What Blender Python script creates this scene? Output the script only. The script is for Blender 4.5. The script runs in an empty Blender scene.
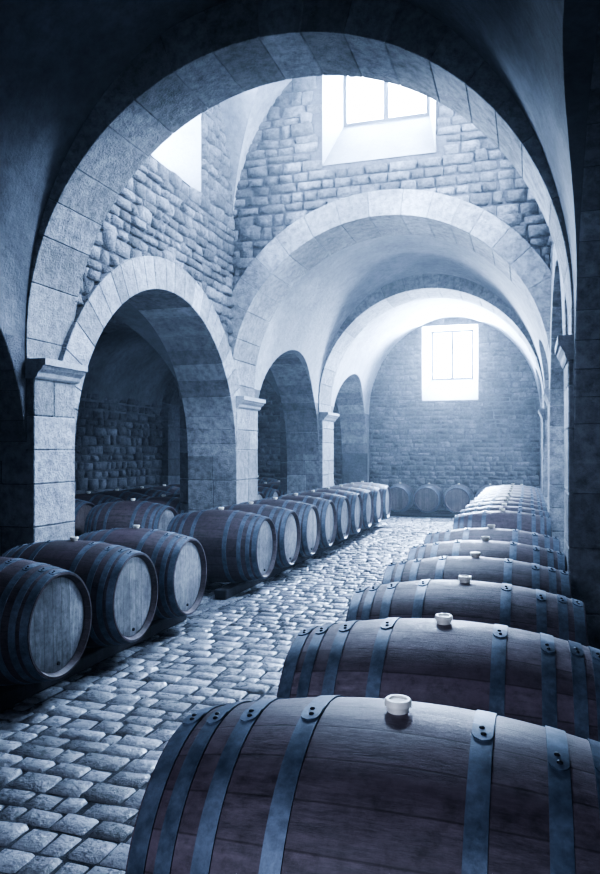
import bpy, bmesh, math, random
from mathutils import Vector, Matrix
from math import sin, cos, pi, sqrt, radians as R
random.seed(11)
S = bpy.context.scene
C = S.collection

# ------------------------------------------------------------------ layout
XL, XR = -3.34, 0.24            # nave faces of the two arcades
TH = 0.56                       # arcade wall thickness
CX = (XL + XR) / 2
HW = (XR - XL) / 2
H = 1.36                        # eye level
YB = 15.8                       # end wall
PIERS = [(0.45, 1.05), (4.30, 4.77), (7.99, 8.69), (11.77, 12.48)]
ARCH = [(1.05, 4.30), (4.77, 7.99), (8.69, 11.77), (12.48, 15.62)]
ZS = 1.28                       # springing of the side arches
ZT = 2.14                       # springing of the cross arches
XA = -6.35                      # far wall of left aisle
XRA = 3.2                       # far wall of right aisle

# ------------------------------------------------------------------ node helpers
def mat(name):
    m = bpy.data.materials.new(name); m.use_nodes = True
    nt = m.node_tree; nt.nodes.clear()
    out = nt.nodes.new('ShaderNodeOutputMaterial')
    b = nt.nodes.new('ShaderNodeBsdfPrincipled')
    nt.links.new(b.outputs[0], out.inputs[0])
    return m, nt, b
def N(nt, t, **kw):
    n = nt.nodes.new(t)
    for k, v in kw.items():
        if k.startswith('i_'):
            n.inputs[k[2:].replace('_', ' ')].default_value = v
        else: setattr(n, k, v)
    return n
def L(nt, a, b): nt.links.new(a, b)
def ramp(nt, fac, stops, interp='LINEAR'):
    r = nt.nodes.new('ShaderNodeValToRGB'); r.color_ramp.interpolation = interp
    e = r.color_ramp.elements
    while len(e) < len(stops): e.new(0.5)
    for i, (p, c) in enumerate(stops):
        e[i].position = p; e[i].color = (c[0], c[1], c[2], 1) if hasattr(c, '__len__') else (c, c, c, 1)
    L(nt, fac, r.inputs[0]); return r.outputs[0]
def mixc(nt, f, a, b, bt='MIX'):
    m = nt.nodes.new('ShaderNodeMix'); m.data_type = 'RGBA'; m.blend_type = bt
    for s, v in ((0, f), (6, a), (7, b)):
        if hasattr(v, 'is_linked') or isinstance(v, bpy.types.NodeSocket): L(nt, v, m.inputs[s])
        else: m.inputs[s].default_value = v if s == 0 else (v[0], v[1], v[2], 1)
    return m.outputs[2]
def math_(nt, op, a, b=None):
    m = nt.nodes.new('ShaderNodeMath'); m.operation = op
    for s, v in ((0, a), (1, b)):
        if v is None: continue
        if isinstance(v, bpy.types.NodeSocket): L(nt, v, m.inputs[s])
        else: m.inputs[s].default_value = v
    return m.outputs[0]
def noise(nt, vec, scale, detail=6, rough=0.6):
    n = N(nt, 'ShaderNodeTexNoise'); n.inputs['Scale'].default_value = scale
    n.inputs['Detail'].default_value = detail; n.inputs['Roughness'].default_value = rough
    if vec: L(nt, vec, n.inputs['Vector'])
    return n.outputs[0]
def bump(nt, h, strength, dist, normal=None):
    b = nt.nodes.new('ShaderNodeBump'); b.inputs['Strength'].default_value = strength
    b.inputs['Distance'].default_value = dist; L(nt, h, b.inputs['Height'])
    if normal: L(nt, normal, b.inputs['Normal'])
    return b.outputs[0]

def stone_mat(name, base, dark, tone=True, pit=0.5, rough=0.85, scale=1.0, bdist=0.02, stain=0.5):
    m, nt, b = mat(name)
    tc = N(nt, 'ShaderNodeTexCoord').outputs['Object']
    n1 = noise(nt, tc, 1.3*scale, 6, .65); n2 = noise(nt, tc, 14*scale, 8, .7); n3 = noise(nt, tc, 60*scale, 4, .6)
    col = mixc(nt, ramp(nt, n1, [(.34, 0), (.66, 1)]), dark, base)
    col = mixc(nt, stain, col, ramp(nt, n2, [(.32, .35), (.6, 1.0)]), 'MULTIPLY')
    if tone:
        at = N(nt, 'ShaderNodeAttribute', attribute_name='tone')
        col = mixc(nt, 1.0, col, ramp(nt, at.outputs['Fac'], [(0, .6), (1, 1.2)]), 'MULTIPLY')
    L(nt, col, b.inputs['Base Color']); b.inputs['Roughness'].default_value = rough
    hh = math_(nt, 'ADD', math_(nt, 'MULTIPLY', n2, .8), math_(nt, 'MULTIPLY', n3, .35))
    L(nt, bump(nt, hh, pit, bdist), b.inputs['Normal'])
    return m

M = {}
M['ashlar'] = stone_mat('ashlar_stone', (.44, .46, .50), (.24, .255, .29), True, .9, .85, 1.0, .035, .85)
M['rubble'] = stone_mat('rubble_stone', (.33, .345, .385), (.13, .14, .165), True, 1.0, .9, 1.6, .045, .85)
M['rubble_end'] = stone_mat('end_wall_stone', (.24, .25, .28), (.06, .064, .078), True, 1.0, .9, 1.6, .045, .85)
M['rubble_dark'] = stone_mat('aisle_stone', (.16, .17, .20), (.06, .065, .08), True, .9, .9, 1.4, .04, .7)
M['mortar'] = stone_mat('mortar', (.17, .18, .21), (.08, .086, .105), False, .9, .95, 2.0, .03)
M['plaster'] = stone_mat('lime_plaster', (.46, .48, .52), (.26, .28, .32), False, .5, .85, .9, .03, .45)
M['plaster_dark'] = stone_mat('shaded_plaster', (.17, .185, .215), (.08, .088, .105), False, .5, .85, .9, .03, .45)
M['white'] = stone_mat('whitewashed_stone', (.26, .28, .31), (.20, .215, .24), False, .4, .8, 2, .01, .3)

# dark plaster above: the near-bay vault's shade is put into its colour
def cobble_mat():
    m, nt, b = mat('cobble_stone')
    tc = N(nt, 'ShaderNodeTexCoord').outputs['Object']
    n1 = noise(nt, tc, .9, 5, .6); n2 = noise(nt, tc, 22, 8, .7); n3 = noise(nt, tc, 90, 3, .6)
    at = N(nt, 'ShaderNodeAttribute', attribute_name='tone')
    col = mixc(nt, ramp(nt, n1, [(.35, 0), (.65, 1)]), (.25, .265, .30), (.42, .44, .48))
    col = mixc(nt, 1.0, col, ramp(nt, at.outputs['Fac'], [(0, .55), (1, 1.2)]), 'MULTIPLY')
    col = mixc(nt, .5, col, ramp(nt, n2, [(.3, .4), (.6, 1)]), 'MULTIPLY')
    L(nt, col, b.inputs['Base Color'])
    L(nt, ramp(nt, n2, [(.35, .2), (.7, .45)]), b.inputs['Roughness'])
    L(nt, bump(nt, math_(nt, 'ADD', n2, math_(nt, 'MULTIPLY', n3, .3)), .75, .018), b.inputs['Normal'])
    return m
M['cobble'] = cobble_mat()
M['grout'] = stone_mat('grout', (.09, .097, .115), (.045, .05, .062), False, .8, .95, 4, .02)

def wood_mat(name, c1, c2, c3, axis_staves=True, rough=.5):
    m, nt, b = mat(name)
    tc = N(nt, 'ShaderNodeTexCoord').outputs['Object']
    oi = N(nt, 'ShaderNodeObjectInfo').outputs['Random']
    sep = N(nt, 'ShaderNodeSeparateXYZ'); L(nt, tc, sep.inputs[0])
    off = N(nt, 'ShaderNodeVectorMath', operation='ADD')
    cmb = N(nt, 'ShaderNodeCombineXYZ')
    for i in range(3): L(nt, math_(nt, 'MULTIPLY', oi, 13.7 + 5*i), cmb.inputs[i])
    L(nt, tc, off.inputs[0]); L(nt, cmb.outputs[0], off.inputs[1])
    mp = N(nt, 'ShaderNodeMapping')
    L(nt, off.outputs[0], mp.inputs[0])
    if axis_staves:
        mp.inputs['Scale'].default_value = (1.2, 9, 9)
        ang = math_(nt, 'ARCTAN2', sep.outputs[1], sep.outputs[2])
        st = math_(nt, 'ADD', math_(nt, 'MULTIPLY', ang, 26/(2*pi)), 40)
    else:
        mp.inputs['Scale'].default_value = (9, 9, 1.2)
        st = math_(nt, 'ADD', math_(nt, 'MULTIPLY', sep.outputs[1], 13.0), 40.5)
    fr = math_(nt, 'FRACT', st); fl = math_(nt, 'FLOOR', st)
    wn = N(nt, 'ShaderNodeTexWhiteNoise', noise_dimensions='2D')
    cv = N(nt, 'ShaderNodeCombineXYZ'); L(nt, fl, cv.inputs[0]); L(nt, math_(nt, 'MULTIPLY', oi, 31), cv.inputs[1])
    L(nt, cv.outputs[0], wn.inputs['Vector'])
    g = noise(nt, mp.outputs[0], 6, 8, .7)
    big = noise(nt, off.outputs[0], 3.2, 5, .6)
    col = mixc(nt, ramp(nt, g, [(.32, 0), (.68, 1)]), c1, c2)
    col = mixc(nt, ramp(nt, big, [(.45, 0), (.7, 1)]), col, c3)
    col = mixc(nt, 1.0, col, ramp(nt, wn.outputs[0], [(0, .72), (1, 1.2)]), 'MULTIPLY')
    col = mixc(nt, 1.0, col, ramp(nt, oi, [(0, .8), (1, 1.25)]), 'MULTIPLY')
    sp = noise(nt, off.outputs[0], 26, 6, .75)
    col = mixc(nt, .8, col, ramp(nt, sp, [(.3, .45), (.5, 1.0), (.72, 1.35)]), 'MULTIPLY')
    edge = math_(nt, 'ABSOLUTE', math_(nt, 'SUBTRACT', fr, .5))
    line = ramp(nt, edge, [(.462, 1), (.492, 0)])
    col = mixc(nt, 1.0, col, ramp(nt, line, [(0, .5), (1, 1)]), 'MULTIPLY')
    L(nt, col, b.inputs['Base Color'])
    L(nt, ramp(nt, g, [(.3, rough - .06), (.7, rough + .2)]), b.inputs['Roughness'])
    mp2 = N(nt, 'ShaderNodeMapping'); L(nt, off.outputs[0], mp2.inputs[0]); mp2.inputs['Scale'].default_value = (3, 14, 14) if axis_staves else (14, 14, 3)
    g2 = noise(nt, mp2.outputs[0], 14, 6, .75)
    hh = math_(nt, 'ADD', math_(nt, 'MULTIPLY', line, .12), math_(nt, 'ADD', math_(nt, 'MULTIPLY', g, .5), math_(nt, 'MULTIPLY', g2, .5)))
    L(nt, bump(nt, hh, .4, .006), b.inputs['Normal'])
    return m
M['stave'] = wood_mat('stained_oak_staves', (.047, .040, .050), (.135, .110, .128), (.082, .062, .078), True, .5)
M['stave_red'] = wood_mat('wine_dark_oak_staves', (.04, .032, .038), (.105, .078, .088), (.075, .052, .066), True, .45)
M['head'] = wood_mat('barrel_head_oak', (.16, .165, .18), (.34, .35, .37), (.13, .13, .15), False, .55)
M['head_dark'] = wood_mat('dark_barrel_head_oak', (.09, .075, .078), (.20, .16, .16), (.08, .07, .08), False, .55)
M['beam'] = wood_mat('blackened_timber', (.012, .013, .018), (.035, .036, .045), (.02, .02, .025), False, .7)

def iron_mat():
    m, nt, b = mat('galvanised_hoop')
    tc = N(nt, 'ShaderNodeTexCoord').outputs['Object']
    oi = N(nt, 'ShaderNodeObjectInfo').outputs['Random']
    n1 = noise(nt, tc, 7, 8, .7); n2 = noise(nt, tc, 45, 5, .7)
    col = mixc(nt, ramp(nt, n1, [(.35, 0), (.65, 1)]), (.07, .092, .125), (.19, .235, .30))
    col = mixc(nt, .5, col, ramp(nt, n2, [(.35, .5), (.6, 1)]), 'MULTIPLY')
    L(nt, col, b.inputs['Base Color']); b.inputs['Metallic'].default_value = .35
    L(nt, ramp(nt, n1, [(.3, .38), (.7, .6)]), b.inputs['Roughness'])
    L(nt, bump(nt, n2, .3, .003), b.inputs['Normal'])
    return m
M['iron'] = iron_mat()
def plain(name, col, rough=.6, metal=0, sc=30):
    m, nt, b = mat(name)
    tc = N(nt, 'ShaderNodeTexCoord').outputs['Object']
    n = noise(nt, tc, sc, 5, .6)
    c = mixc(nt, 1.0, col, ramp(nt, n, [(.3, .8), (.7, 1.1)]), 'MULTIPLY')
    L(nt, c, b.inputs['Base Color']); b.inputs['Roughness'].default_value = rough; b.inputs['Metallic'].default_value = metal
    return m
M['bung'] = plain('cream_bung', (.72, .70, .64), .5)
M['rivet'] = plain('black_rivet', (.015, .018, .025), .4, .6)
M['frame'] = plain('pale_window_frame', (.12, .13, .15), .6)
M['plug'] = plain('dark_plug', (.03, .03, .035), .6)
def glass():
    m, nt, b = mat('window_glass')
    out = [n for n in nt.nodes if n.type == 'OUTPUT_MATERIAL'][0]
    t = N(nt, 'ShaderNodeBsdfTransparent'); t.inputs[0].default_value = (.93, .96, 1, 1)
    g = N(nt, 'ShaderNodeBsdfGlossy'); g.inputs['Roughness'].default_value = .05
    mx = N(nt, 'ShaderNodeMixShader'); mx.inputs[0].default_value = .06
    L(nt, t.outputs[0], mx.inputs[1]); L(nt, g.outputs[0], mx.inputs[2]); L(nt, mx.outputs[0], out.inputs[0])
    nt.nodes.remove(b); return m
M['glass'] = glass()

# ------------------------------------------------------------------ mesh helpers
def link(name, me, m, parent=None, smooth=False):
    o = bpy.data.objects.new(name, me); C.objects.link(o)
    if m is not None and not me.materials: me.materials.append(m)
    if parent: o.parent = parent
    if smooth:
        for p in me.polygons: p.use_smooth = True
    return o
def struct(o): o['kind'] = 'structure'; return o
def tag(o, label, cat, group=None):
    o['label'] = label; o['category'] = cat
    if group: o['group'] = group
    return o
def from_bm(name, bm, m, parent=None, smooth=False):
    me = bpy.data.meshes.new(name); bm.to_mesh(me); bm.free()
    return link(name, me, m, parent, smooth)
def bm_box(bm, x0, x1, y0, y1, z0, z1):
    v = [bm.verts.new((x, y, z)) for x in (x0, x1) for y in (y0, y1) for z in (z0, z1)]
    fs = [(0,1,3,2),(4,6,7,5),(0,4,5,1),(2,3,7,6),(0,2,6,4),(1,5,7,3)]
    out = [bm.faces.new([v[i] for i in f]) for f in fs]
    return v, out
def bevel_all(bm, w, seg=1):
    bmesh.ops.bevel(bm, geom=list(bm.edges), offset=w, segments=seg, affect='EDGES', clamp_overlap=True)
def prism(bm, prof, axis, a0, a1):
    """closed 2-D profile extruded along an axis; profile is (x,z) for Y, (y,z) for X"""
    def P(p, a): return (p[0], a, p[1]) if axis == 'Y' else (a, p[0], p[1])
    A = [bm.verts.new(P(p, a0)) for p in prof]; B = [bm.verts.new(P(p, a1)) for p in prof]
    n = len(prof)
    bm.faces.new(A); bm.faces.new(B[::-1])
    for i in range(n):
        bm.faces.new((A[i], B[i], B[(i+1) % n], A[(i+1) % n]))
    bmesh.ops.recalc_face_normals(bm, faces=bm.faces[:])
def temp(bm):
    me = bpy.data.meshes.new('t'); bm.to_mesh(me); bm.free()
    o = bpy.data.objects.new('t', me); C.objects.link(o); return o
def cut(target, cutters):
    for c in cutters:
        md = target.modifiers.new('b', 'BOOLEAN'); md.operation = 'DIFFERENCE'; md.solver = 'EXACT'; md.object = c
    dg = bpy.context.evaluated_depsgraph_get()
    me = bpy.data.meshes.new_from_object(target.evaluated_get(dg))
    target.modifiers.clear(); old = target.data; target.data = me
    bpy.data.meshes.remove(old)
def arch_profile(c, hw, zs, rise, n=40, z0=-.2):
    p = [(c - hw, z0), (c - hw, zs)]
    for i in range(1, n): a = pi - pi*i/n; p.append((c + hw*cos(a), zs + rise*sin(a)))
    return p + [(c + hw, zs), (c + hw, z0)]
def shade_by_angle(o, deg=35):
    me = o.data
    for p in me.polygons: p.use_smooth = True
    try: me.set_sharp_from_angle(angle=R(deg))
    except Exception: pass

# shared cutters ------------------------------------------------------------
cutters = []
def tunnel(axis, c, hw, zs, rise, a0, a1, n=40):
    bm = bmesh.new(); prism(bm, arch_profile(c, hw, zs, rise, n), axis, a0, a1)
    o = temp(bm); cutters.append(o); return o
def splay(axis, a_in, a_out, r_in, r_out):
    """frustum window reveal; r = (u0,u1,z0,z1) at each end"""
    bm = bmesh.new()
    def P(u, z, a): return (u, a, z) if axis == 'Y' else (a, u, z)
    rings = []
    for a, r in ((a_in, r_in), (a_out, r_out)):
        rings.append([bm.verts.new(P(u, z, a)) for u, z in ((r[0], r[2]), (r[1], r[2]), (r[1], r[3]), (r[0], r[3]))])
    bm.faces.new(rings[0]); bm.faces.new(rings[1][::-1])
    for i in range(4): bm.faces.new((rings[0][i], rings[1][i], rings[1][(i+1) % 4], rings[0][(i+1) % 4]))
    bmesh.ops.recalc_face_normals(bm, faces=bm.faces[:])
    o = temp(bm); cutters.append(o); return o
side = [tunnel('X', (a+b)/2, (b-a)/2, ZS, (b-a)/2, -5.2, 2.2) for a, b in ARCH]

# windows: (axis, wall face, outer face, rect at the room, rect at the pane)
WB = dict(axis='Y', a=YB, b=YB+.5, r=(-2.18, -1.0, 2.42, 4.02), g=(-2.04, -1.13, 2.90, 3.98))
WT = dict(axis='Y', a=7.99, b=8.50, r=(-2.23, -.95, 4.58, 5.95), g=(-2.11, -1.08, 5.22, 5.9))
WL = dict(axis='X', a=XL, b=XL-.5, r=(5.35, 7.12, 4.08, 5.55), g=(5.6, 6.95, 4.45, 5.5))
WR = dict(axis='X', a=XR, b=XR+.5, r=(5.45, 7.30, 4.08, 5.55), g=(5.7, 7.1, 4.45, 5.5))
def win_cut(w):
    s = 1 if w['b'] > w['a'] else -1
    k = .02/abs(w['b'] - w['a'])
    r, g = w['r'], w['g']
    rr = tuple(r[i] - (g[i]-r[i])*k for i in range(4))
    c1 = splay(w['axis'], w['a'] - s*.02, w['b'], rr, g)
    c2 = splay(w['axis'], w['b'] - s*.01, w['b'] + s*.6, g, g)
    return [c1, c2]

# ------------------------------------------------------------------ stone facings
def stones(bm, tone, P, u0, u1, w0, w1, rowh, len_, depth, inside=None, clip=None, jit=.012, gap=.012, n=3, align=0, vary=.35, shoulder=.018):
    """irregular coursed stones; P(u,w,d) -> 3-D point"""
    w = w0
    while w < w1 - .02:
        h = rowh * random.uniform(1 - vary, 1 + vary); h = min(h, w1 - w)
        u = u0 - random.uniform(0, len_)
        while u < u1:
            l = len_ * random.uniform(.55, 1.5)
            a, b, c, d = max(u, u0), min(u + l, u1), w, w + h
            u += l
            if b - a < .04: continue
            if vary > .3 and random.random() < .12: d = min(d + rowh*.35, w1)
            cu, cw = (a+b)/2, (c+d)/2
            if clip:
                x0, x1, z0, z1 = clip
                if a < x1 and b > x0 and c < z1 and d > z0:
                    if cw < z0: d = z0
                    elif cw > z1: c = z1
                    elif cu < x0: b = x0
                    elif cu > x1: a = x1
                    else: continue
                    if b - a < .03 or d - c < .03: continue
            if inside and not inside(cu, cw): continue
            g = gap * random.uniform(.6, 1.5)
            j = lambda: random.uniform(-jit, jit)
            q = [(a+g+j(), c+g+j()*.6), (b-g+j(), c+g+j()*.6), (b-g+j(), d-g+j()*.6), (a+g+j(), d-g+j()*.6)]
            dp = depth * random.uniform(.45, 1.0); tl = random.uniform(-.3, .3)*dp; tw = random.uniform(-.25, .25)*dp
            m = 4; e1 = max(.05, min(.3, shoulder/(b-a))); SH = [0, e1, .5, 1-e1, 1]
            grid = []
            for iy in range(m + 1):
                row = []
                for ix in range(m + 1):
                    s, t = SH[ix], SH[iy]
                    # pull inner rows outward so the edge is short and rounded
                    s2 = .5 + (s-.5)*1.0; t2 = .5 + (t-.5)*1.0
                    uu = (q[0][0]*(1-s2)+q[1][0]*s2)*(1-t2) + (q[3][0]*(1-s2)+q[2][0]*s2)*t2
                    ww = (q[0][1]*(1-s2)+q[1][1]*s2)*(1-t2) + (q[3][1]*(1-s2)+q[2][1]*s2)*t2
                    edge = (ix in (0, m)) + (iy in (0, m))
                    if edge: dd = -.004
                    else: dd = dp + tl*(s-.5)*2 + tw*(t-.5)*2 + random.uniform(-.18, .18)*dp
                    if edge == 2:                                  # round the corners
                        uu += (cu-uu)*.07; ww += (cw-ww)*.07
                    row.append(bm.verts.new(P(uu, ww, dd)))
                grid.append(row)
            # second shoulder: move ring-1 vertices toward the border
            tv = random.random()
            for iy in range(m):
                for ix in range(m):
                    f = bm.faces.new((grid[iy][ix], grid[iy][ix+1], grid[iy+1][ix+1], grid[iy+1][ix]))
                    f.smooth = True; f[tone] = tv
        w += h
def new_stone_bm():
    bm = bmesh.new(); t = bm.faces.layers.float.new('tone'); return bm, t
def block(bm, tone, co, tv):
    """8 corner block, co as for bm_box order"""
    v = [bm.verts.new(c) for c in co]
    for f in [(0,1,3,2),(4,6,7,5),(0,4,5,1),(2,3,7,6),(0,2,6,4),(1,5,7,3)]:
        ff = bm.faces.new([v[i] for i in f]); ff[tone] = tv
def ring(name, axis, c, zs, r0, r1, a0, a1, n, rise=None, m=None, stilt=0, mat_=None, gap=.002):
    """voussoir arch made of wedge blocks"""
    bm, tone = new_stone_bm()
    rise = rise if rise else r0
    e0 = rise / r0
    def pt(r, ang): return (c + r*cos(ang), zs + (r*e0 if r == r0 else rise + (r-r0))*sin(ang))
    def P(p, a): return (p[0], a, p[1]) if axis == 'Y' else (a, p[0], p[1])
    ang = 0; cuts = [0]
    ws = [random.uniform(.75, 1.25) for _ in range(n)]; tot = sum(ws)
    for w in ws: ang += pi*w/tot; cuts.append(ang)
    for k in range(n):
        tv = random.random()
        sub = 4; q0, q1 = cuts[k] + gap/r0, cuts[k+1] - gap/r0
        d = random.uniform(-.006, .006)
        secs = []
        for s in range(sub + 1):
            q = q0 + (q1-q0)*s/sub
            secs.append([bm.verts.new(P(pt(r + (d if r == r0 else 0), q) if False else (pt(r, q)[0], pt(r, q)[1]), a)) for r in (r0, r1) for a in (a0, a1)])
        for s in range(sub):
            A, B = secs[s], secs[s+1]
            for f in ((A[0],A[1],B[1],B[0]), (A[2],B[2],B[3],A[3]), (A[0],B[0],B[2],A[2]), (A[1],A[3],B[3],B[1])):
                bm.faces.new(f)[tone] = tv
        bm.faces.new((secs[0][0], secs[0][2], secs[0][3], secs[0][1]))[tone] = tv
        bm.faces.new((secs[-1][0], secs[-1][1], secs[-1][3], secs[-1][2]))[tone] = tv
    if stilt:
        for s in (-1, 1):
            x0, x1 = sorted((c + s*r0, c + s*r1)); tv = random.random()
            p = [P((x, z), a) for x in (x0, x1) for a in (a0, a1) for z in (zs - stilt, zs - .003)]
            block(bm, tone, p, tv)
    bmesh.ops.recalc_face_normals(bm, faces=bm.faces[:])
    sharp = [e for e in bm.edges if len(e.link_faces) == 2 and e.calc_face_angle(0) > .6]
    bmesh.ops.bevel(bm, geom=sharp, offset=.004, segments=1, affect='EDGES')
    return struct(from_bm(name, bm, mat_ or M['ashlar']))

# ------------------------------------------------------------------ shell
def wallbox(name, x0, x1, y0, y1, z0, z1, cuts, m):
    bm = bmesh.new(); bm_box(bm, x0, x1, y0, y1, z0, z1)
    bmesh.ops.recalc_face_normals(bm, faces=bm.faces[:])
    o = temp(bm); o.name = name; o.data.name = name; cut(o, cuts) if cuts else None
    o.data.materials.clear(); o.data.materials.append(m)
    shade_by_angle(o); return struct(o)
wl, wr, wb, wt = win_cut(WL), win_cut(WR), win_cut(WB), win_cut(WT)
w_left = wallbox('wall_left', XL-TH, XL, -2.5, YB, -.05, 6.6, side + wl, M['mortar'])
w_right = wallbox('wall_right', XR, XR+TH, -2.5, YB, -.05, 6.6, side + wr, M['mortar'])
w_back = wallbox('wall_back', XA-.3, XRA+.3, YB, YB+.62, -.05, 6.6, wb, M['mortar'])
w_front = wallbox('wall_front', XA-.3, XRA+.3, -3.0, -2.5, -.05, 6.6, [], M['plaster_dark'])
# cross walls carried by the transverse arches
tn = [tunnel('Y', CX, HW+.06, ZT, 1.90, 3.5, 13.2, 56)]
for nm, (y0, y1), zt, extra in (('wall_near_cross', PIERS[1], 6.6, []), ('wall_middle_cross', PIERS[2], 6.6, wt), ('wall_far_cross', PIERS[3], 4.7, [])):
    bm = bmesh.new(); bm_box(bm, XL-.05, XR+.05, y0+.005, y1-.005, ZT-.1, zt)
    bmesh.ops.recalc_face_normals(bm, faces=bm.faces[:])
    o = temp(bm); o.name = nm; o.data.name = nm; cut(o, tn + extra); o.data.materials.clear(); o.data.materials.append(M['mortar'])
    shade_by_angle(o); struct(o)

def vault(name, y0, y1, rise, m, top=4.9):
    prof = [(XL-.3, ZT), (XL-.3, top), (XR+.3, top), (XR+.3, ZT)]
    n = 64
    for i in range(n+1): a = pi*i/n; prof.append((CX + HW*cos(a), ZT + rise*sin(a)))
    bm = bmesh.new(); prism(bm, prof, 'Y', y0, y1); o = temp(bm); o.name = name; o.data.name = name
    cut(o, [c for c, (a, b) in zip(side, ARCH) if a > y0-.5 and b < y1+.5])
    o.data.materials.clear(); o.data.materials.append(m)
    shade_by_angle(o, 30); return struct(o)
vault('ceiling', -2.5, PIERS[1][0]+.01, 2.12, M['plaster_dark'])  # near vault coloured darker to stand in for shade
vault('ceiling', PIERS[2][1]-.01, PIERS[3][0]+.01, 2.03, M['plaster'], 4.7)
vault('ceiling', PIERS[3][1]-.01, YB+.01, 2.03, M['plaster'], 4.7)
# tall groin vault over the second bay
y0, y1 = PIERS[1][1], PIERS[2][0]
bm = bmesh.new(); bm_box(bm, XL, XR, y0, y1, 3.8, 6.5)
bmesh.ops.recalc_face_normals(bm, faces=bm.faces[:]); o = temp(bm); o.name = 'ceiling'
g1 = tunnel('Y', CX, HW-.004, 3.82, 2.2, y0-.3, y1+.3, 64); g2 = tunnel('X', (y0+y1)/2, (y1-y0)/2-.004, 3.82, 2.19, XL-.3, XR+.3, 64)
cut(o, [g1, g2]); o.data.materials.clear(); o.data.materials.append(M['plaster']); shade_by_angle(o, 30); struct(o)
# roof slabs closing the aisles and the tall bay
for nm, b in (('ceiling', (XL-.6, XR+.6, 3.9, 8.8, 6.5, 6.65)),):
    bm = bmesh.new(); bm_box(bm, *b); struct(from_bm(nm, bm, M['plaster_dark']))

# floor
bm, tone = new_stone_bm()
Pf = lambda u, w, d: (u, w, d - .015)
stones(bm, tone, Pf, XL, XR, 1.15, YB, .130, .160, .017, jit=.008, gap=.001, n=3, vary=.2, shoulder=.017)
cob = from_bm('cobble_paving', bm, M['cobble'])
bm = bmesh.new(); bm_box(bm, XA-.3, XRA+.3, -3, YB+.6, -.2, -.012)
fl = struct(from_bm('floor', bm, M['grout'])); cob.parent = fl; 

# left aisle and right aisle shells
def aisle(x0, x1, tagname):
    c, hw = (x0+x1)/2, (x1-x0)/2; zs, rise, top = 1.9, 1.28, 3.6
    prof = [(x0-.3, zs), (x0-.3, top), (x1+.01, top), (x1+.01, zs)]
    if x0 < -3: prof = [(x0-.3, zs), (x0-.3, top), (x1+.1, top), (x1+.1, zs)]
    for i in range(33): a = pi*i/32; prof.append((c + hw*cos(a), zs + rise*sin(a)))
    bm = bmesh.new(); prism(bm, prof, 'Y', -2.5, YB); o = temp(bm); o.name = 'ceiling'
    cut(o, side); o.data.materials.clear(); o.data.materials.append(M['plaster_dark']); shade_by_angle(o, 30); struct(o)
    for (a, b) in PIERS[1:]:
        ring('trim_aisle_arch', 'Y', c, zs, hw-.16, hw+.02, a+.08, b-.08, 13, mat_=M['rubble_dark'])
aisle(XA, XL-TH, 'left'); aisle(XR+TH, XRA, 'right')
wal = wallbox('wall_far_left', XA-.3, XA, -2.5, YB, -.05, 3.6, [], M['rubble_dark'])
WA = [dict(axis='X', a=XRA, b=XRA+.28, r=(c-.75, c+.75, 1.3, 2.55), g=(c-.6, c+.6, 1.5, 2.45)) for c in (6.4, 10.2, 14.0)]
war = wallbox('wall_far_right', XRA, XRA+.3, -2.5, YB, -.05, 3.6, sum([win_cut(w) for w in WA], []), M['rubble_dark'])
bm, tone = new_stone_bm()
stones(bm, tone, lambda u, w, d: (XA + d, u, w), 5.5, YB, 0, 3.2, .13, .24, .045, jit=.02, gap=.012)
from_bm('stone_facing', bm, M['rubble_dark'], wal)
# pilasters of the aisle arches on the far wall
for (a, b) in PIERS[1:]:
    for x in (XA+.0, XL-TH-.16):
        bm, tone = new_stone_bm(); z = 0
        while z < 1.9:
            h = min(random.uniform(.26, .36), 1.9-z)
            block(bm, tone, [(X, Y, Z) for X in (x, x+.16) for Y in (a+.08, b-.08) for Z in (z+.003, z+h-.003)], random.random()); z += h
        bmesh.ops.recalc_face_normals(bm, faces=bm.faces[:]); bevel_all(bm, .008)
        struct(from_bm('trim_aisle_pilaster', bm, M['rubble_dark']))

# rubble facings in the nave -------------------------------------------------
def arch_mask(u, w, pad=.23):
    for a, b in ARCH:
        c, r = (a+b)/2, (b-a)/2
        if w < ZS:
            if a - .05 < u < b + .05: return False
        elif (u-c)**2 + (w-ZS)**2 < (r+pad)**2: return False
    for a, b in PIERS:
        if a-.05 < u < b+.05 and w < 2.1: return False
    return True
cl = lambda w: (w['r'][0], w['r'][1], w['r'][2], w['r'][3])
ymid = (PIERS[1][0], PIERS[2][1])
for o, X, sg, W in ((w_left, XL, 1, WL), (w_right, XR, -1, WR)):
    bm, tone = new_stone_bm()
    stones(bm, tone, lambda u, w, d: (X + sg*d*(1 if sg > 0 else .5), u, w), ARCH[1][0], ARCH[1][1], 1.4, 5.9, .115, .19, .05, inside=arch_mask, clip=cl(W), jit=.014, gap=.007)
    bmesh.ops.recalc_face_normals(bm, faces=bm.faces[:])
    from_bm('stone_facing', bm, M['rubble'], o)
bm, tone = new_stone_bm()
Y = PIERS[2][0] + .005
stones(bm, tone, lambda u, w, d: (u, Y - d, w), XL, XR, 2.4, 6.02, .125, .23, .042,
       inside=lambda u, w: (u-CX)**2 + (w-ZT)**2 > (HW+.2)**2, clip=cl(WT), jit=.014, gap=.007)
from_bm('stone_facing', bm, M['rubble'], bpy.data.objects['wall_middle_cross'])
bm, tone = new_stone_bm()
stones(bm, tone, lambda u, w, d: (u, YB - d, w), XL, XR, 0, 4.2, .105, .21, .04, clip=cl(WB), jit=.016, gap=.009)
from_bm('stone_facing', bm, M['rubble_end'], w_back)
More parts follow.
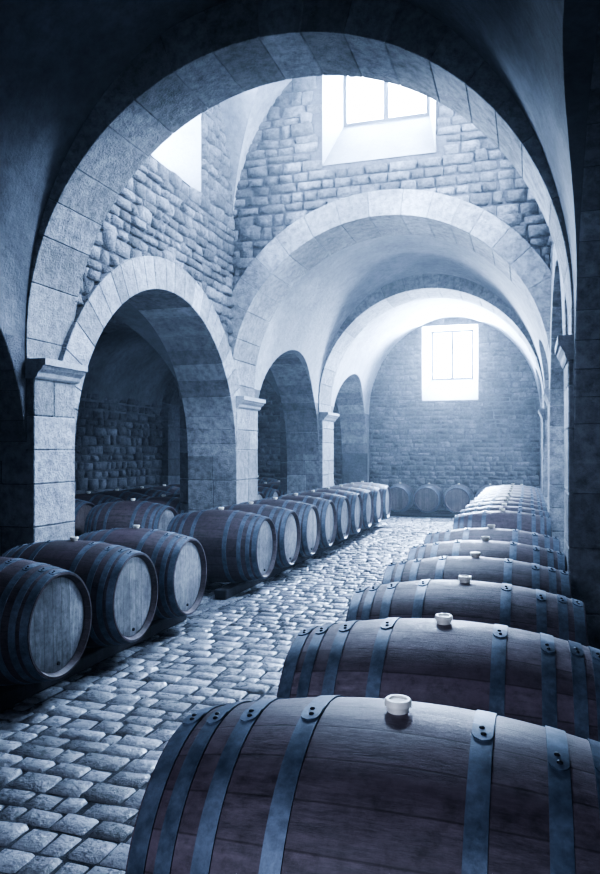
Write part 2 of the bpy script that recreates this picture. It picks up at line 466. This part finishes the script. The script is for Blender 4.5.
for x0, x1 in ((XA, XL-TH), (XR+TH, XRA)):
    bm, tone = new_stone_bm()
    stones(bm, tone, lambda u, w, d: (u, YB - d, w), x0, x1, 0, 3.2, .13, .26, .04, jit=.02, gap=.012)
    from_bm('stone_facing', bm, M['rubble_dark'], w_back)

# voussoir arches ------------------------------------------------------------
for i, (a, b) in enumerate(PIERS[1:]):
    ring('trim_cross_arch', 'Y', CX, ZT, HW-.012, HW+.27, a-(.02 if i == 0 else .055), b+(.06 if i == 0 else .03), 19, rise=1.80, stilt=.14)
for i, (a, b) in enumerate(ARCH):
    r = (b-a)/2
    ring('trim_side_arch', 'X', (a+b)/2, ZS, r-.006, r+(.29 if i == 1 else .05), XL-TH-.01, XL+(.058 if i == 1 else -.002), 27)
    ring('trim_side_arch', 'X', (a+b)/2, ZS, r-.006, r+(.29 if i == 1 else .05), XR-(.026 if i == 1 else -.002), XR+TH+.01, 27)
# piers of dressed blocks
def pier(y0, y1, xf, s, ztop):
    bm, tone = new_stone_bm()
    xa, xb = sorted((xf + s*(.066 if s > 0 else .03), xf - s*(TH+.01)))
    z = -.02
    while z < ztop - .02:
        h = min(random.choice((.24, .30, .36)), ztop - z)
        if ztop - z - h < .12: h = ztop - z
        k = random.choice((1, 2)) if h > .2 else 1
        ys = [y0-.006, y1+.006] if k == 1 else [y0-.006, y0 + (y1-y0)*random.uniform(.35, .65), y1+.006]
        mid = xa + (xb-xa)*random.uniform(.4, .6)
        for j in range(len(ys)-1):
            for (p, q) in ((xa, mid), (mid, xb)):
                block(bm, tone, [(X, Y, Z) for X in (p+.002, q-.002) for Y in (ys[j]+.002*(j>0), ys[j+1]-.002*(j<len(ys)-2)) for Z in (z+.002, z+h-.002)], random.random())
        z += h
    bmesh.ops.recalc_face_normals(bm, faces=bm.faces[:]); bevel_all(bm, .007)
    return struct(from_bm('trim_pier', bm, M['ashlar']))
def impost(y0, y1, xf, s):
    bm = bmesh.new()
    # moulding profile projecting into the nave
    pr = [(0, 1.86), (.02, 1.86), (.035, 1.875), (.045, 1.90), (.075, 1.925), (.085, 1.945), (.105, 1.95), (.105, 1.995), (0, 1.995)]
    prism(bm, [(xf + s*(p[0]*(1 if s > 0 else .55) + ((.06 if s > 0 else .024) if p[0] else 0)), p[1]) for p in pr], 'Y', y0-.02, y1+.02)
    return struct(from_bm('trim_impost', bm, M['ashlar2']))
M['ashlar2'] = stone_mat('impost_stone', (.46, .48, .52), (.30, .32, .36), False, .6, .8, 2.0, .02)
for (a, b) in PIERS:
    for xf, s in ((XL, 1), (XR, -1)):
        pier(a, b, xf, s, 2.0); impost(a, b, xf, s)

# windows ---------------------------------------------------------------------
def window(n, w, mull=1):
    ax, b, g = w['axis'], w['b'], w['g']; s = 1 if w['b'] > w['a'] else -1
    def P(u, z, a): return (u, a, z) if ax == 'Y' else (a, u, z)
    bm = bmesh.new()
    def bar(u0, u1, z0, z1):
        a0, a1 = sorted((b, b + s*.06))
        if ax == 'Y': bm_box(bm, u0, u1, a0, a1, z0, z1)
        else: bm_box(bm, a0, a1, u0, u1, z0, z1)
    t = .045
    bar(g[0], g[1], g[2], g[2]+t); bar(g[0], g[1], g[3]-t, g[3]); bar(g[0], g[0]+t, g[2]+t, g[3]-t); bar(g[1]-t, g[1], g[2]+t, g[3]-t)
    m = (g[0]+g[1])/2; bar(m-.03, m+.03, g[2]+t, g[3]-t)
    bmesh.ops.recalc_face_normals(bm, faces=bm.faces[:])
    o = struct(from_bm('window_%d' % n, bm, M['frame']))
    for u0, u1 in ((g[0]+t, m-.03), (m+.03, g[1]-t)):
        bm = bmesh.new(); vs = [bm.verts.new(P(u, z, b + s*.03)) for u, z in ((u0, g[2]+t), (u1, g[2]+t), (u1, g[3]-t), (u0, g[3]-t))]
        bm.faces.new(vs); from_bm('pane', bm, M['glass'], o)
    # whitewashed reveal lining
    bm = bmesh.new(); r = w['r']; a = w['a'] - s*.012
    for i in range(4):
        c = [(0,2),(1,2),(1,3),(0,3)]; p, q = c[i], c[(i+1)%4]
        e = .004
        def ins(k, src):
            u = src[k[0]] + (e if k[0] == 0 else -e); z = src[k[1]] + (e if k[1] == 2 else -e); return u, z
        pts = [P(*ins(p, r), a), P(*ins(q, r), a), P(*ins(q, g), b), P(*ins(p, g), b)]
        vs = [bm.verts.new(x) for x in pts]; bm.faces.new(vs)
    # lip around the reveal on the wall face
    from_bm('reveal', bm, M['white'], o)
    return o
window(1, WB); window(2, WT); window(3, WL); window(4, WR)
for k, w in enumerate(WA): window(5+k, w)

# ------------------------------------------------------------------ barrels
HL, RB, RH = .47, .35, .285
def rad(x): return RB - (RB-RH)*(abs(x)/HL)**2
def lathe(bm, prof, seg, closed=False):
    rows = [[bm.verts.new((x, r*sin(2*pi*k/seg), r*cos(2*pi*k/seg))) for k in range(seg)] for x, r in prof]
    n = len(rows)
    for i in range(n if closed else n-1):
        A, B = rows[i], rows[(i+1) % n]
        for k in range(seg):
            bm.faces.new((A[k], A[(k+1) % seg], B[(k+1) % seg], B[k])).smooth = True
    return rows
def mesh_of(bm, m, name):
    bmesh.ops.recalc_face_normals(bm, faces=bm.faces[:])
    me = bpy.data.meshes.new(name); bm.to_mesh(me); bm.free(); me.materials.append(m)
    try: me.set_sharp_from_angle(angle=R(40))
    except Exception: pass
    return me
SEG = 72
bm = bmesh.new()
pr = [(x/20*HL, rad(x/20*HL)) for x in range(-20, 21)]
pr = [(-HL+.03, .255)] + [(-HL+.03, RH-.028), (-HL, RH-.012)] + pr + [(HL, RH-.012), (HL-.03, RH-.028)] + [(HL-.03, .255)]
lathe(bm, pr, SEG); ME_body = mesh_of(bm, M['stave'], 'staves'); ME_body2 = ME_body.copy(); ME_body2.materials[0] = M['stave_red']
def head_mesh(s, m):
    bm = bmesh.new(); x = s*(HL-.035)
    rows = lathe(bm, [(x, .257), (x + s*.004, .20), (x + s*.004, .1)], SEG)
    bm.faces.new(rows[-1])
    return mesh_of(bm, m, 'head')
HEADS = {(s, k): head_mesh(s, M[k]) for s in (-1, 1) for k in ('head', 'head_dark')}
HOOPS = [(.170, .040), (.305, .038), (.385, .036), (.445, .040)]
def hoop_mesh(x, w):
    bm = bmesh.new()
    a, b = x - w/2, x + w/2; t = .0035
    b = min(b, HL-.002) if b > 0 else b; a = max(a, -HL+.002)
    lathe(bm, [(a, rad(a)-.004), (a, rad(a)+t), ((a+b)/2, rad((a+b)/2)+t), (b, rad(b)+t), (b, rad(b)-.004)], SEG, True)
    # overlapping end of the strip, a rounded tongue on the crown
    a0 = R(random.uniform(1, 9))
    nseg, L_ = 8, .055
    top, = [[]]
    for k in range(nseg+1):
        f = k/nseg
        ww = w/2 * (1 if f < .6 else sqrt(max(0, 1-((f-.6)/.4)**2)) *.95 + .03)
        ang = a0 + (f*L_)/RB
        for e in (-1, 1):
            xx = x + e*ww
            r = rad(xx) + t + .0035
            top.append(bm.verts.new((xx, -r*sin(ang), r*cos(ang))))
    for k in range(nseg):
        bm.faces.new((top[2*k], top[2*k+1], top[2*k+3], top[2*k+2]))
    loop = [top[2*k] for k in range(nseg+1)] + [top[2*k+1] for k in range(nseg, -1, -1)]
    low = [bm.verts.new(v.co * Vector((1, .985, .985))) for v in loop]
    for i in range(len(loop)):
        j = (i+1) % len(loop); bm.faces.new((loop[i], loop[j], low[j], low[i]))
    return mesh_of(bm, M['iron'], 'hoop'), a0
def rivet_mesh(x, ang):
    bm = bmesh.new(); r = rad(x) + .0075
    bmesh.ops.create_uvsphere(bm, u_segments=10, v_segments=6, radius=.0058)
    for v in bm.verts:
        v.co.z *= .6; y, z = v.co.y, v.co.z + r
        v.co = Vector((v.co.x + x, y*cos(ang) - z*sin(ang), y*sin(ang) + z*cos(ang)))
    return mesh_of(bm, M['rivet'], 'rivet')
HM = []
for s in (-1, 1):
    for x, w in HOOPS:
        me, a0 = hoop_mesh(s*x, w)
        HM.append((me, [rivet_mesh(s*x + e*.008, a0 + q/RB) for e, q in ((-.25, .012), (.25, .034))]))
bm = bmesh.new()
prb = [(0, .0), (0, .021), (.016, .023), (.018, .0275), (.028, .0275), (.031, .025), (.031, .018), (.027, .016), (.027, 0)]
seg = 24
rows = []
for h, r in prb: rows.append([bm.verts.new((max(r, .0005)*cos(2*pi*k/seg), max(r, .0005)*sin(2*pi*k/seg), RB - .006 + h)) for k in range(seg)])
for i in range(len(rows)-1):
    for k in range(seg): bm.faces.new((rows[i][k], rows[i][(k+1)%seg], rows[i+1][(k+1)%seg], rows[i+1][k])).smooth = True
ME_bung = mesh_of(bm, M['bung'], 'bung')
def plug(s):
    bm = bmesh.new(); x = s*(HL-.035)
    lathe(bm, [(x, .011), (x + s*.012, .010), (x + s*.014, .001)], 12)
    for v in bm.verts: v.co.z -= .215
    return mesh_of(bm, M['plug'], 'plug')
PL = {s: plug(s) for s in (-1, 1)}

def barrel_proto(rivets, dark, body):
    e = bpy.data.objects.new('wine_barrel', None); C.objects.link(e); e.empty_display_size = .1
    link('staves', body, None, e)
    for s in (-1, 1):
        h = link('head', HEADS[(s, 'head_dark' if dark else 'head')], None, e)
        link('plug', PL[s], None, h)
    for me, rv in HM:
        h = link('hoop', me, None, e)
        if rivets:
            for r in rv: link('rivet', r, None, h)
    link('bung', ME_bung, None, e)
    return e
PROTO = {}
def barrel(x, y, z, label, group, rivets=False, dark=False, rz=0, red=False, scale=1.0, tilt=0):
    key = (rivets, dark, red)
    if key not in PROTO:
        PROTO[key] = o = barrel_proto(rivets, dark, ME_body2 if red else ME_body)
    else:
        src = PROTO[key]; o = src.copy(); C.objects.link(o)
        for ch in src.children:
            c = ch.copy(); C.objects.link(c); c.parent = o
            for g in ch.children:
                d = g.copy(); C.objects.link(d); d.parent = c
    o.location = (x, y, z); o.rotation_euler = (tilt, 0, rz); o.scale = (scale,)*3
    tag(o, label, 'barrel', group); return o
NTH = ['first', 'second', 'third', 'fourth', 'fifth', 'sixth', 'seventh', 'eighth', 'ninth', 'tenth', 'eleventh', 'twelfth', 'thirteenth', 'fourteenth', 'fifteenth']
ZC = .43
ZR = .462
rnd = random.Random(5)
# right-hand row
RY = [1.52, 2.28, 3.07, 3.82, 4.54, 5.27] + [7.35 + .69*k for k in range(9)]
RX = [-.26, -.25, -.25, -.25, -.25, -.25] + [-.24]*9
for i, (x, y) in enumerate(zip(RX, RY)):
    if i == 0: lab = 'largest foreground wine barrel, cream bung and riveted blue-grey hoops, bottom right'
    elif i < 6: lab = '%s oak wine barrel from the foreground in the right-hand row, cream bung' % NTH[i]
    elif i == 6: lab = 'barrel just beyond the gap in the right-hand row, side fully showing'
    elif i == 14: lab = 'farthest barrel of the right-hand row, nearest the end wall'
    else: lab = '%s barrel beyond the gap in the right-hand row, hoops edged with light' % NTH[i-6]
    barrel(x + rnd.uniform(-.006, .006), y, [.458, .485, .480][min(i, 2)] if i < 6 else .435, lab, 'barrels of the right-hand row', rivets=i < 7, scale=[1.025, .985, .97, .955][min(i, 3)], red=i in (4, 6, 9), tilt=rnd.uniform(-.04, .04))
# left-hand row, near group and far group
LX = -2.37 - HL
for i, y in enumerate([3.34, 4.12, 4.90]):
    lab = ['wine barrel at the left edge with dark grey head, before the near pier',
           'middle barrel of the three at the left, greyish head, cream bung',
           'third of the near left barrels, pale head, before the gap in the row'][i]
    barrel(LX + .01, y, ZC - .003, lab, 'barrels of the near left group', rivets=True, red=True, scale=.975, tilt=rnd.uniform(-.03, .03))
for i in range(9):
    y = 6.54 + .79*i
    lab = ('first barrel after the gap in the left row, long reddish side showing' if i == 0 else
           'farthest barrel of the left row, pale head near the end wall' if i == 8 else
           '%s barrel after the gap in the left row, pale head facing the aisle' % NTH[i])
    barrel(LX, y, ZC, lab, 'barrels of the far left group', red=True, tilt=rnd.uniform(-.03, .03))
# barrels against the end wall (axes pointing at the viewer)
ey = YB - .06 - HL*.9
ex = []
for k in range(7): ex.append(-3.0 + .0 + .605*k)
BX = [-3.16, -2.555, -1.955, -1.35, -.73, -.12]
for k, x in enumerate(BX):
    lab = ['barrel in the corner behind the far end of the left row', 'left of the three barrels facing us under the end-wall window',
           'middle of the three barrels facing us under the end-wall window', 'right of the three barrels facing us under the end-wall window',
           'barrel top showing above the end of the right row, left of two', 'barrel top showing above the end of the right row, right of two'][k]
    barrel(x, ey - .1, .36 + .0, lab, 'barrels facing us along the end wall', dark=True, red=True, rz=-pi/2, scale=.855)
# left aisle: row just behind the arcade, row against the far wall
for i in range(11):
    y = 7.55 + .75*i
    barrel(-3.93 - HL, y, .42, '%s barrel from the near end in the row just inside the left arcade' % NTH[i], 'barrels just inside the left arcade', red=True)
for i in range(12):
    y = 7.16 + .72*i
    barrel(-5.22 - HL, y, .42, '%s barrel from the near end along the far wall of the left side aisle' % NTH[i], 'barrels along the far aisle wall', red=i % 2 == 0, dark=i in (1, 5))
for i, y in enumerate((5.45, 6.2, 6.95)):
    barrel(.36 + HL, y, .42, '%s barrel in the opening of the right arcade behind the barrel row' % NTH[i], 'barrels in the right arcade opening')

# timber rails under the barrels
def rail(x0, x1, y0, y1, h, label, chocks, side_=1, z=0.0):
    bm = bmesh.new(); bm_box(bm, x0, x1, y0, y1, z, h); bmesh.ops.recalc_face_normals(bm, faces=bm.faces[:]); bevel_all(bm, .008)
    o = from_bm('timber_rail', bm, M['beam']); tag(o, label, 'beam', 'timber rails under the barrels')
    for (cx_, cy_) in chocks:
        bm = bmesh.new()
        prism(bm, [(cy_-.12, h), (cy_+.12, h), (cy_+.105, h+.075), (cy_, h+.012), (cy_-.105, h+.075)] if False else [(cy_-.05, h), (cy_+.05, h), (cy_, h+.065)], 'X', x0+.01, x1-.01)
        from_bm('chock', bm, M['beam'], o)
    return o
rb = ZC - rad(.19) - .004
def mid(ys): return [(0, (a+b)/2) for a, b in zip(ys[:-1], ys[1:])]
L1 = [3.34, 4.12, 4.90]; L2 = [6.54 + .79*i for i in range(9)]
for nm, ys in (('near left', L1), ('far left', L2)):
    for q, x in enumerate((-2.68, -3.13)):
        rail(x-.05, x+.07, ys[0]-.42, ys[-1]+.42, rb-.0, 'dark timber rail under the %s barrels, %s' % (nm, ('on the cobbled side', 'on the wall side')[q]), mid(ys))
for q, x in enumerate((-.52, .02)):
    sd = ('open side', 'wall side')[q]
    rail(x-.06, x+.06, RY[0]-.36, RY[0]+.34, .458 - 1.025*rad(.18) - .004, 'short dark timber rail beneath the largest foreground barrel, ' + sd, [])
    rail(x-.06, x+.06, RY[1]-.38, RY[5]+.4, .480 - .97*rad(.18) - .006, 'dark timber rail beneath the second to sixth right barrels, ' + sd, mid(RY[1:6]))
    rail(x-.06, x+.06, RY[6]-.4, RY[-1]+.4, .435 - .97*rad(.18) - .006, 'dark timber rail beneath the distant right barrels, ' + sd, mid(RY[6:]))
for q, yy in enumerate((ey-.36, ey+.16)):
    bm = bmesh.new(); bm_box(bm, -3.28, .2, yy-.05, yy+.05, 0, .36-.86*rad(.3)+.01); bevel_all(bm, .006)
    tag(from_bm('timber_rail', bm, M['beam']), 'dark timber rail across the end wall under the barrels, %s' % ('front one', 'rear one')[q], 'beam', 'timber rails under the barrels')
for q, (x, ya, yb) in enumerate(((-4.1, 6.95, 15.4), (-4.65, 6.95, 15.4), (-5.4, 6.8, 15.45), (-5.95, 6.8, 15.45), (.55, 5.1, 7.3), (1.1, 5.1, 7.3))):
    rail(x-.05, x+.05, ya, yb, .42-rad(.28), ['front rail under the barrels just inside the left arcade', 'rear rail under the barrels just inside the left arcade', 'front rail under the far aisle wall barrels', 'rear rail under the far aisle wall barrels', 'rail in the right arcade opening, nave side', 'rail in the right arcade opening, aisle side'][q], [])

for c in cutters: bpy.data.objects.remove(c, do_unlink=True)

# ------------------------------------------------------------------ haze
bm = bmesh.new(); bm_box(bm, XL-.2, XR+.15, -2.3, YB-.03, .0, 5.95)
m = bpy.data.materials.new('cellar_haze'); m.use_nodes = True; nt = m.node_tree; nt.nodes.clear()
out = nt.nodes.new('ShaderNodeOutputMaterial'); vs = nt.nodes.new('ShaderNodeVolumeScatter')
vs.inputs['Color'].default_value = (.80, .88, 1, 1); vs.inputs['Density'].default_value = .0062; vs.inputs['Anisotropy'].default_value = .55
nt.links.new(vs.outputs[0], out.inputs['Volume'])
hz = from_bm('haze', bm, m); hz['kind'] = 'stuff'; tag(hz, 'thin bluish haze filling the vaulted cellar nave', 'haze')

# ------------------------------------------------------------------ light
def area(name, loc, target, sx, sy, power, col=(.70, .84, 1)):
    l = bpy.data.lights.new(name, 'AREA'); l.shape = 'RECTANGLE'; l.size = sx; l.size_y = sy; l.energy = power; l.color = col
    o = bpy.data.objects.new(name, l); C.objects.link(o); o.location = loc
    o.rotation_euler = (Vector(target) - Vector(loc)).to_track_quat('-Z', 'Y').to_euler(); return o
LC = (.62, .77, 1)
area('daylight_end_window', (-1.58, YB+.75, 3.6), (-1.58, 8, 1.2), 1.1, 1.3, 1350, LC)
area('daylight_upper_window', (-1.6, 8.75, 5.75), (-1.7, 4.5, 2.6), 1.2, .9, 700, LC)
area('daylight_left_window', (XL-.75, 6.25, 5.15), (-.6, 6.0, 2.6), 1.5, 1.1, 420, LC)
area('daylight_right_window', (XR+.75, 6.4, 5.15), (-2.6, 6.6, 1.6), 1.4, 1.1, 330, LC)
for y, p in ((6.4, 230), (10.2, 420), (14.0, 520)): area('daylight_right_aisle', (XRA+.45, y, 2.1), (-2.4, y, .4), 1.3, 1.0, p, LC)
nb = area('near_bay_fill', (-1.1, -2.2, 2.3), (-.4, 2.6, .3), 1.2, 1.0, 7, (.66, .74, 1)); nb.data.spread = R(60)  # fill light added behind the camera, no window there
area('left_aisle_fill', (-5.0, 4.6, 2.3), (-5.6, 9, 1.0), 1.2, 1.0, 14, (.6, .75, 1))  # light added inside the aisle to lift it, no window behind
w = bpy.data.worlds.new('sky'); S.world = w; w.use_nodes = True
bg = w.node_tree.nodes['Background']; bg.inputs[0].default_value = (.72, .83, 1, 1); bg.inputs[1].default_value = 12.0

# ------------------------------------------------------------------ camera
f = 730.0
yaw = math.atan(228/f)
cd = bpy.data.cameras.new('camera'); cam = bpy.data.objects.new('camera', cd); C.objects.link(cam)
cam.location = (0, 0, H); cam.rotation_euler = (R(90), 0, yaw)
cd.sensor_fit = 'VERTICAL'; cd.sensor_height = 24; cd.lens = 24*f/874
cd.shift_y = (450-437)/874; cd.clip_start = .02
S.camera = cam
S.view_settings.view_transform = 'AgX'
S.view_settings.look = 'AgX - Very High Contrast'
S.view_settings.exposure = 1.0
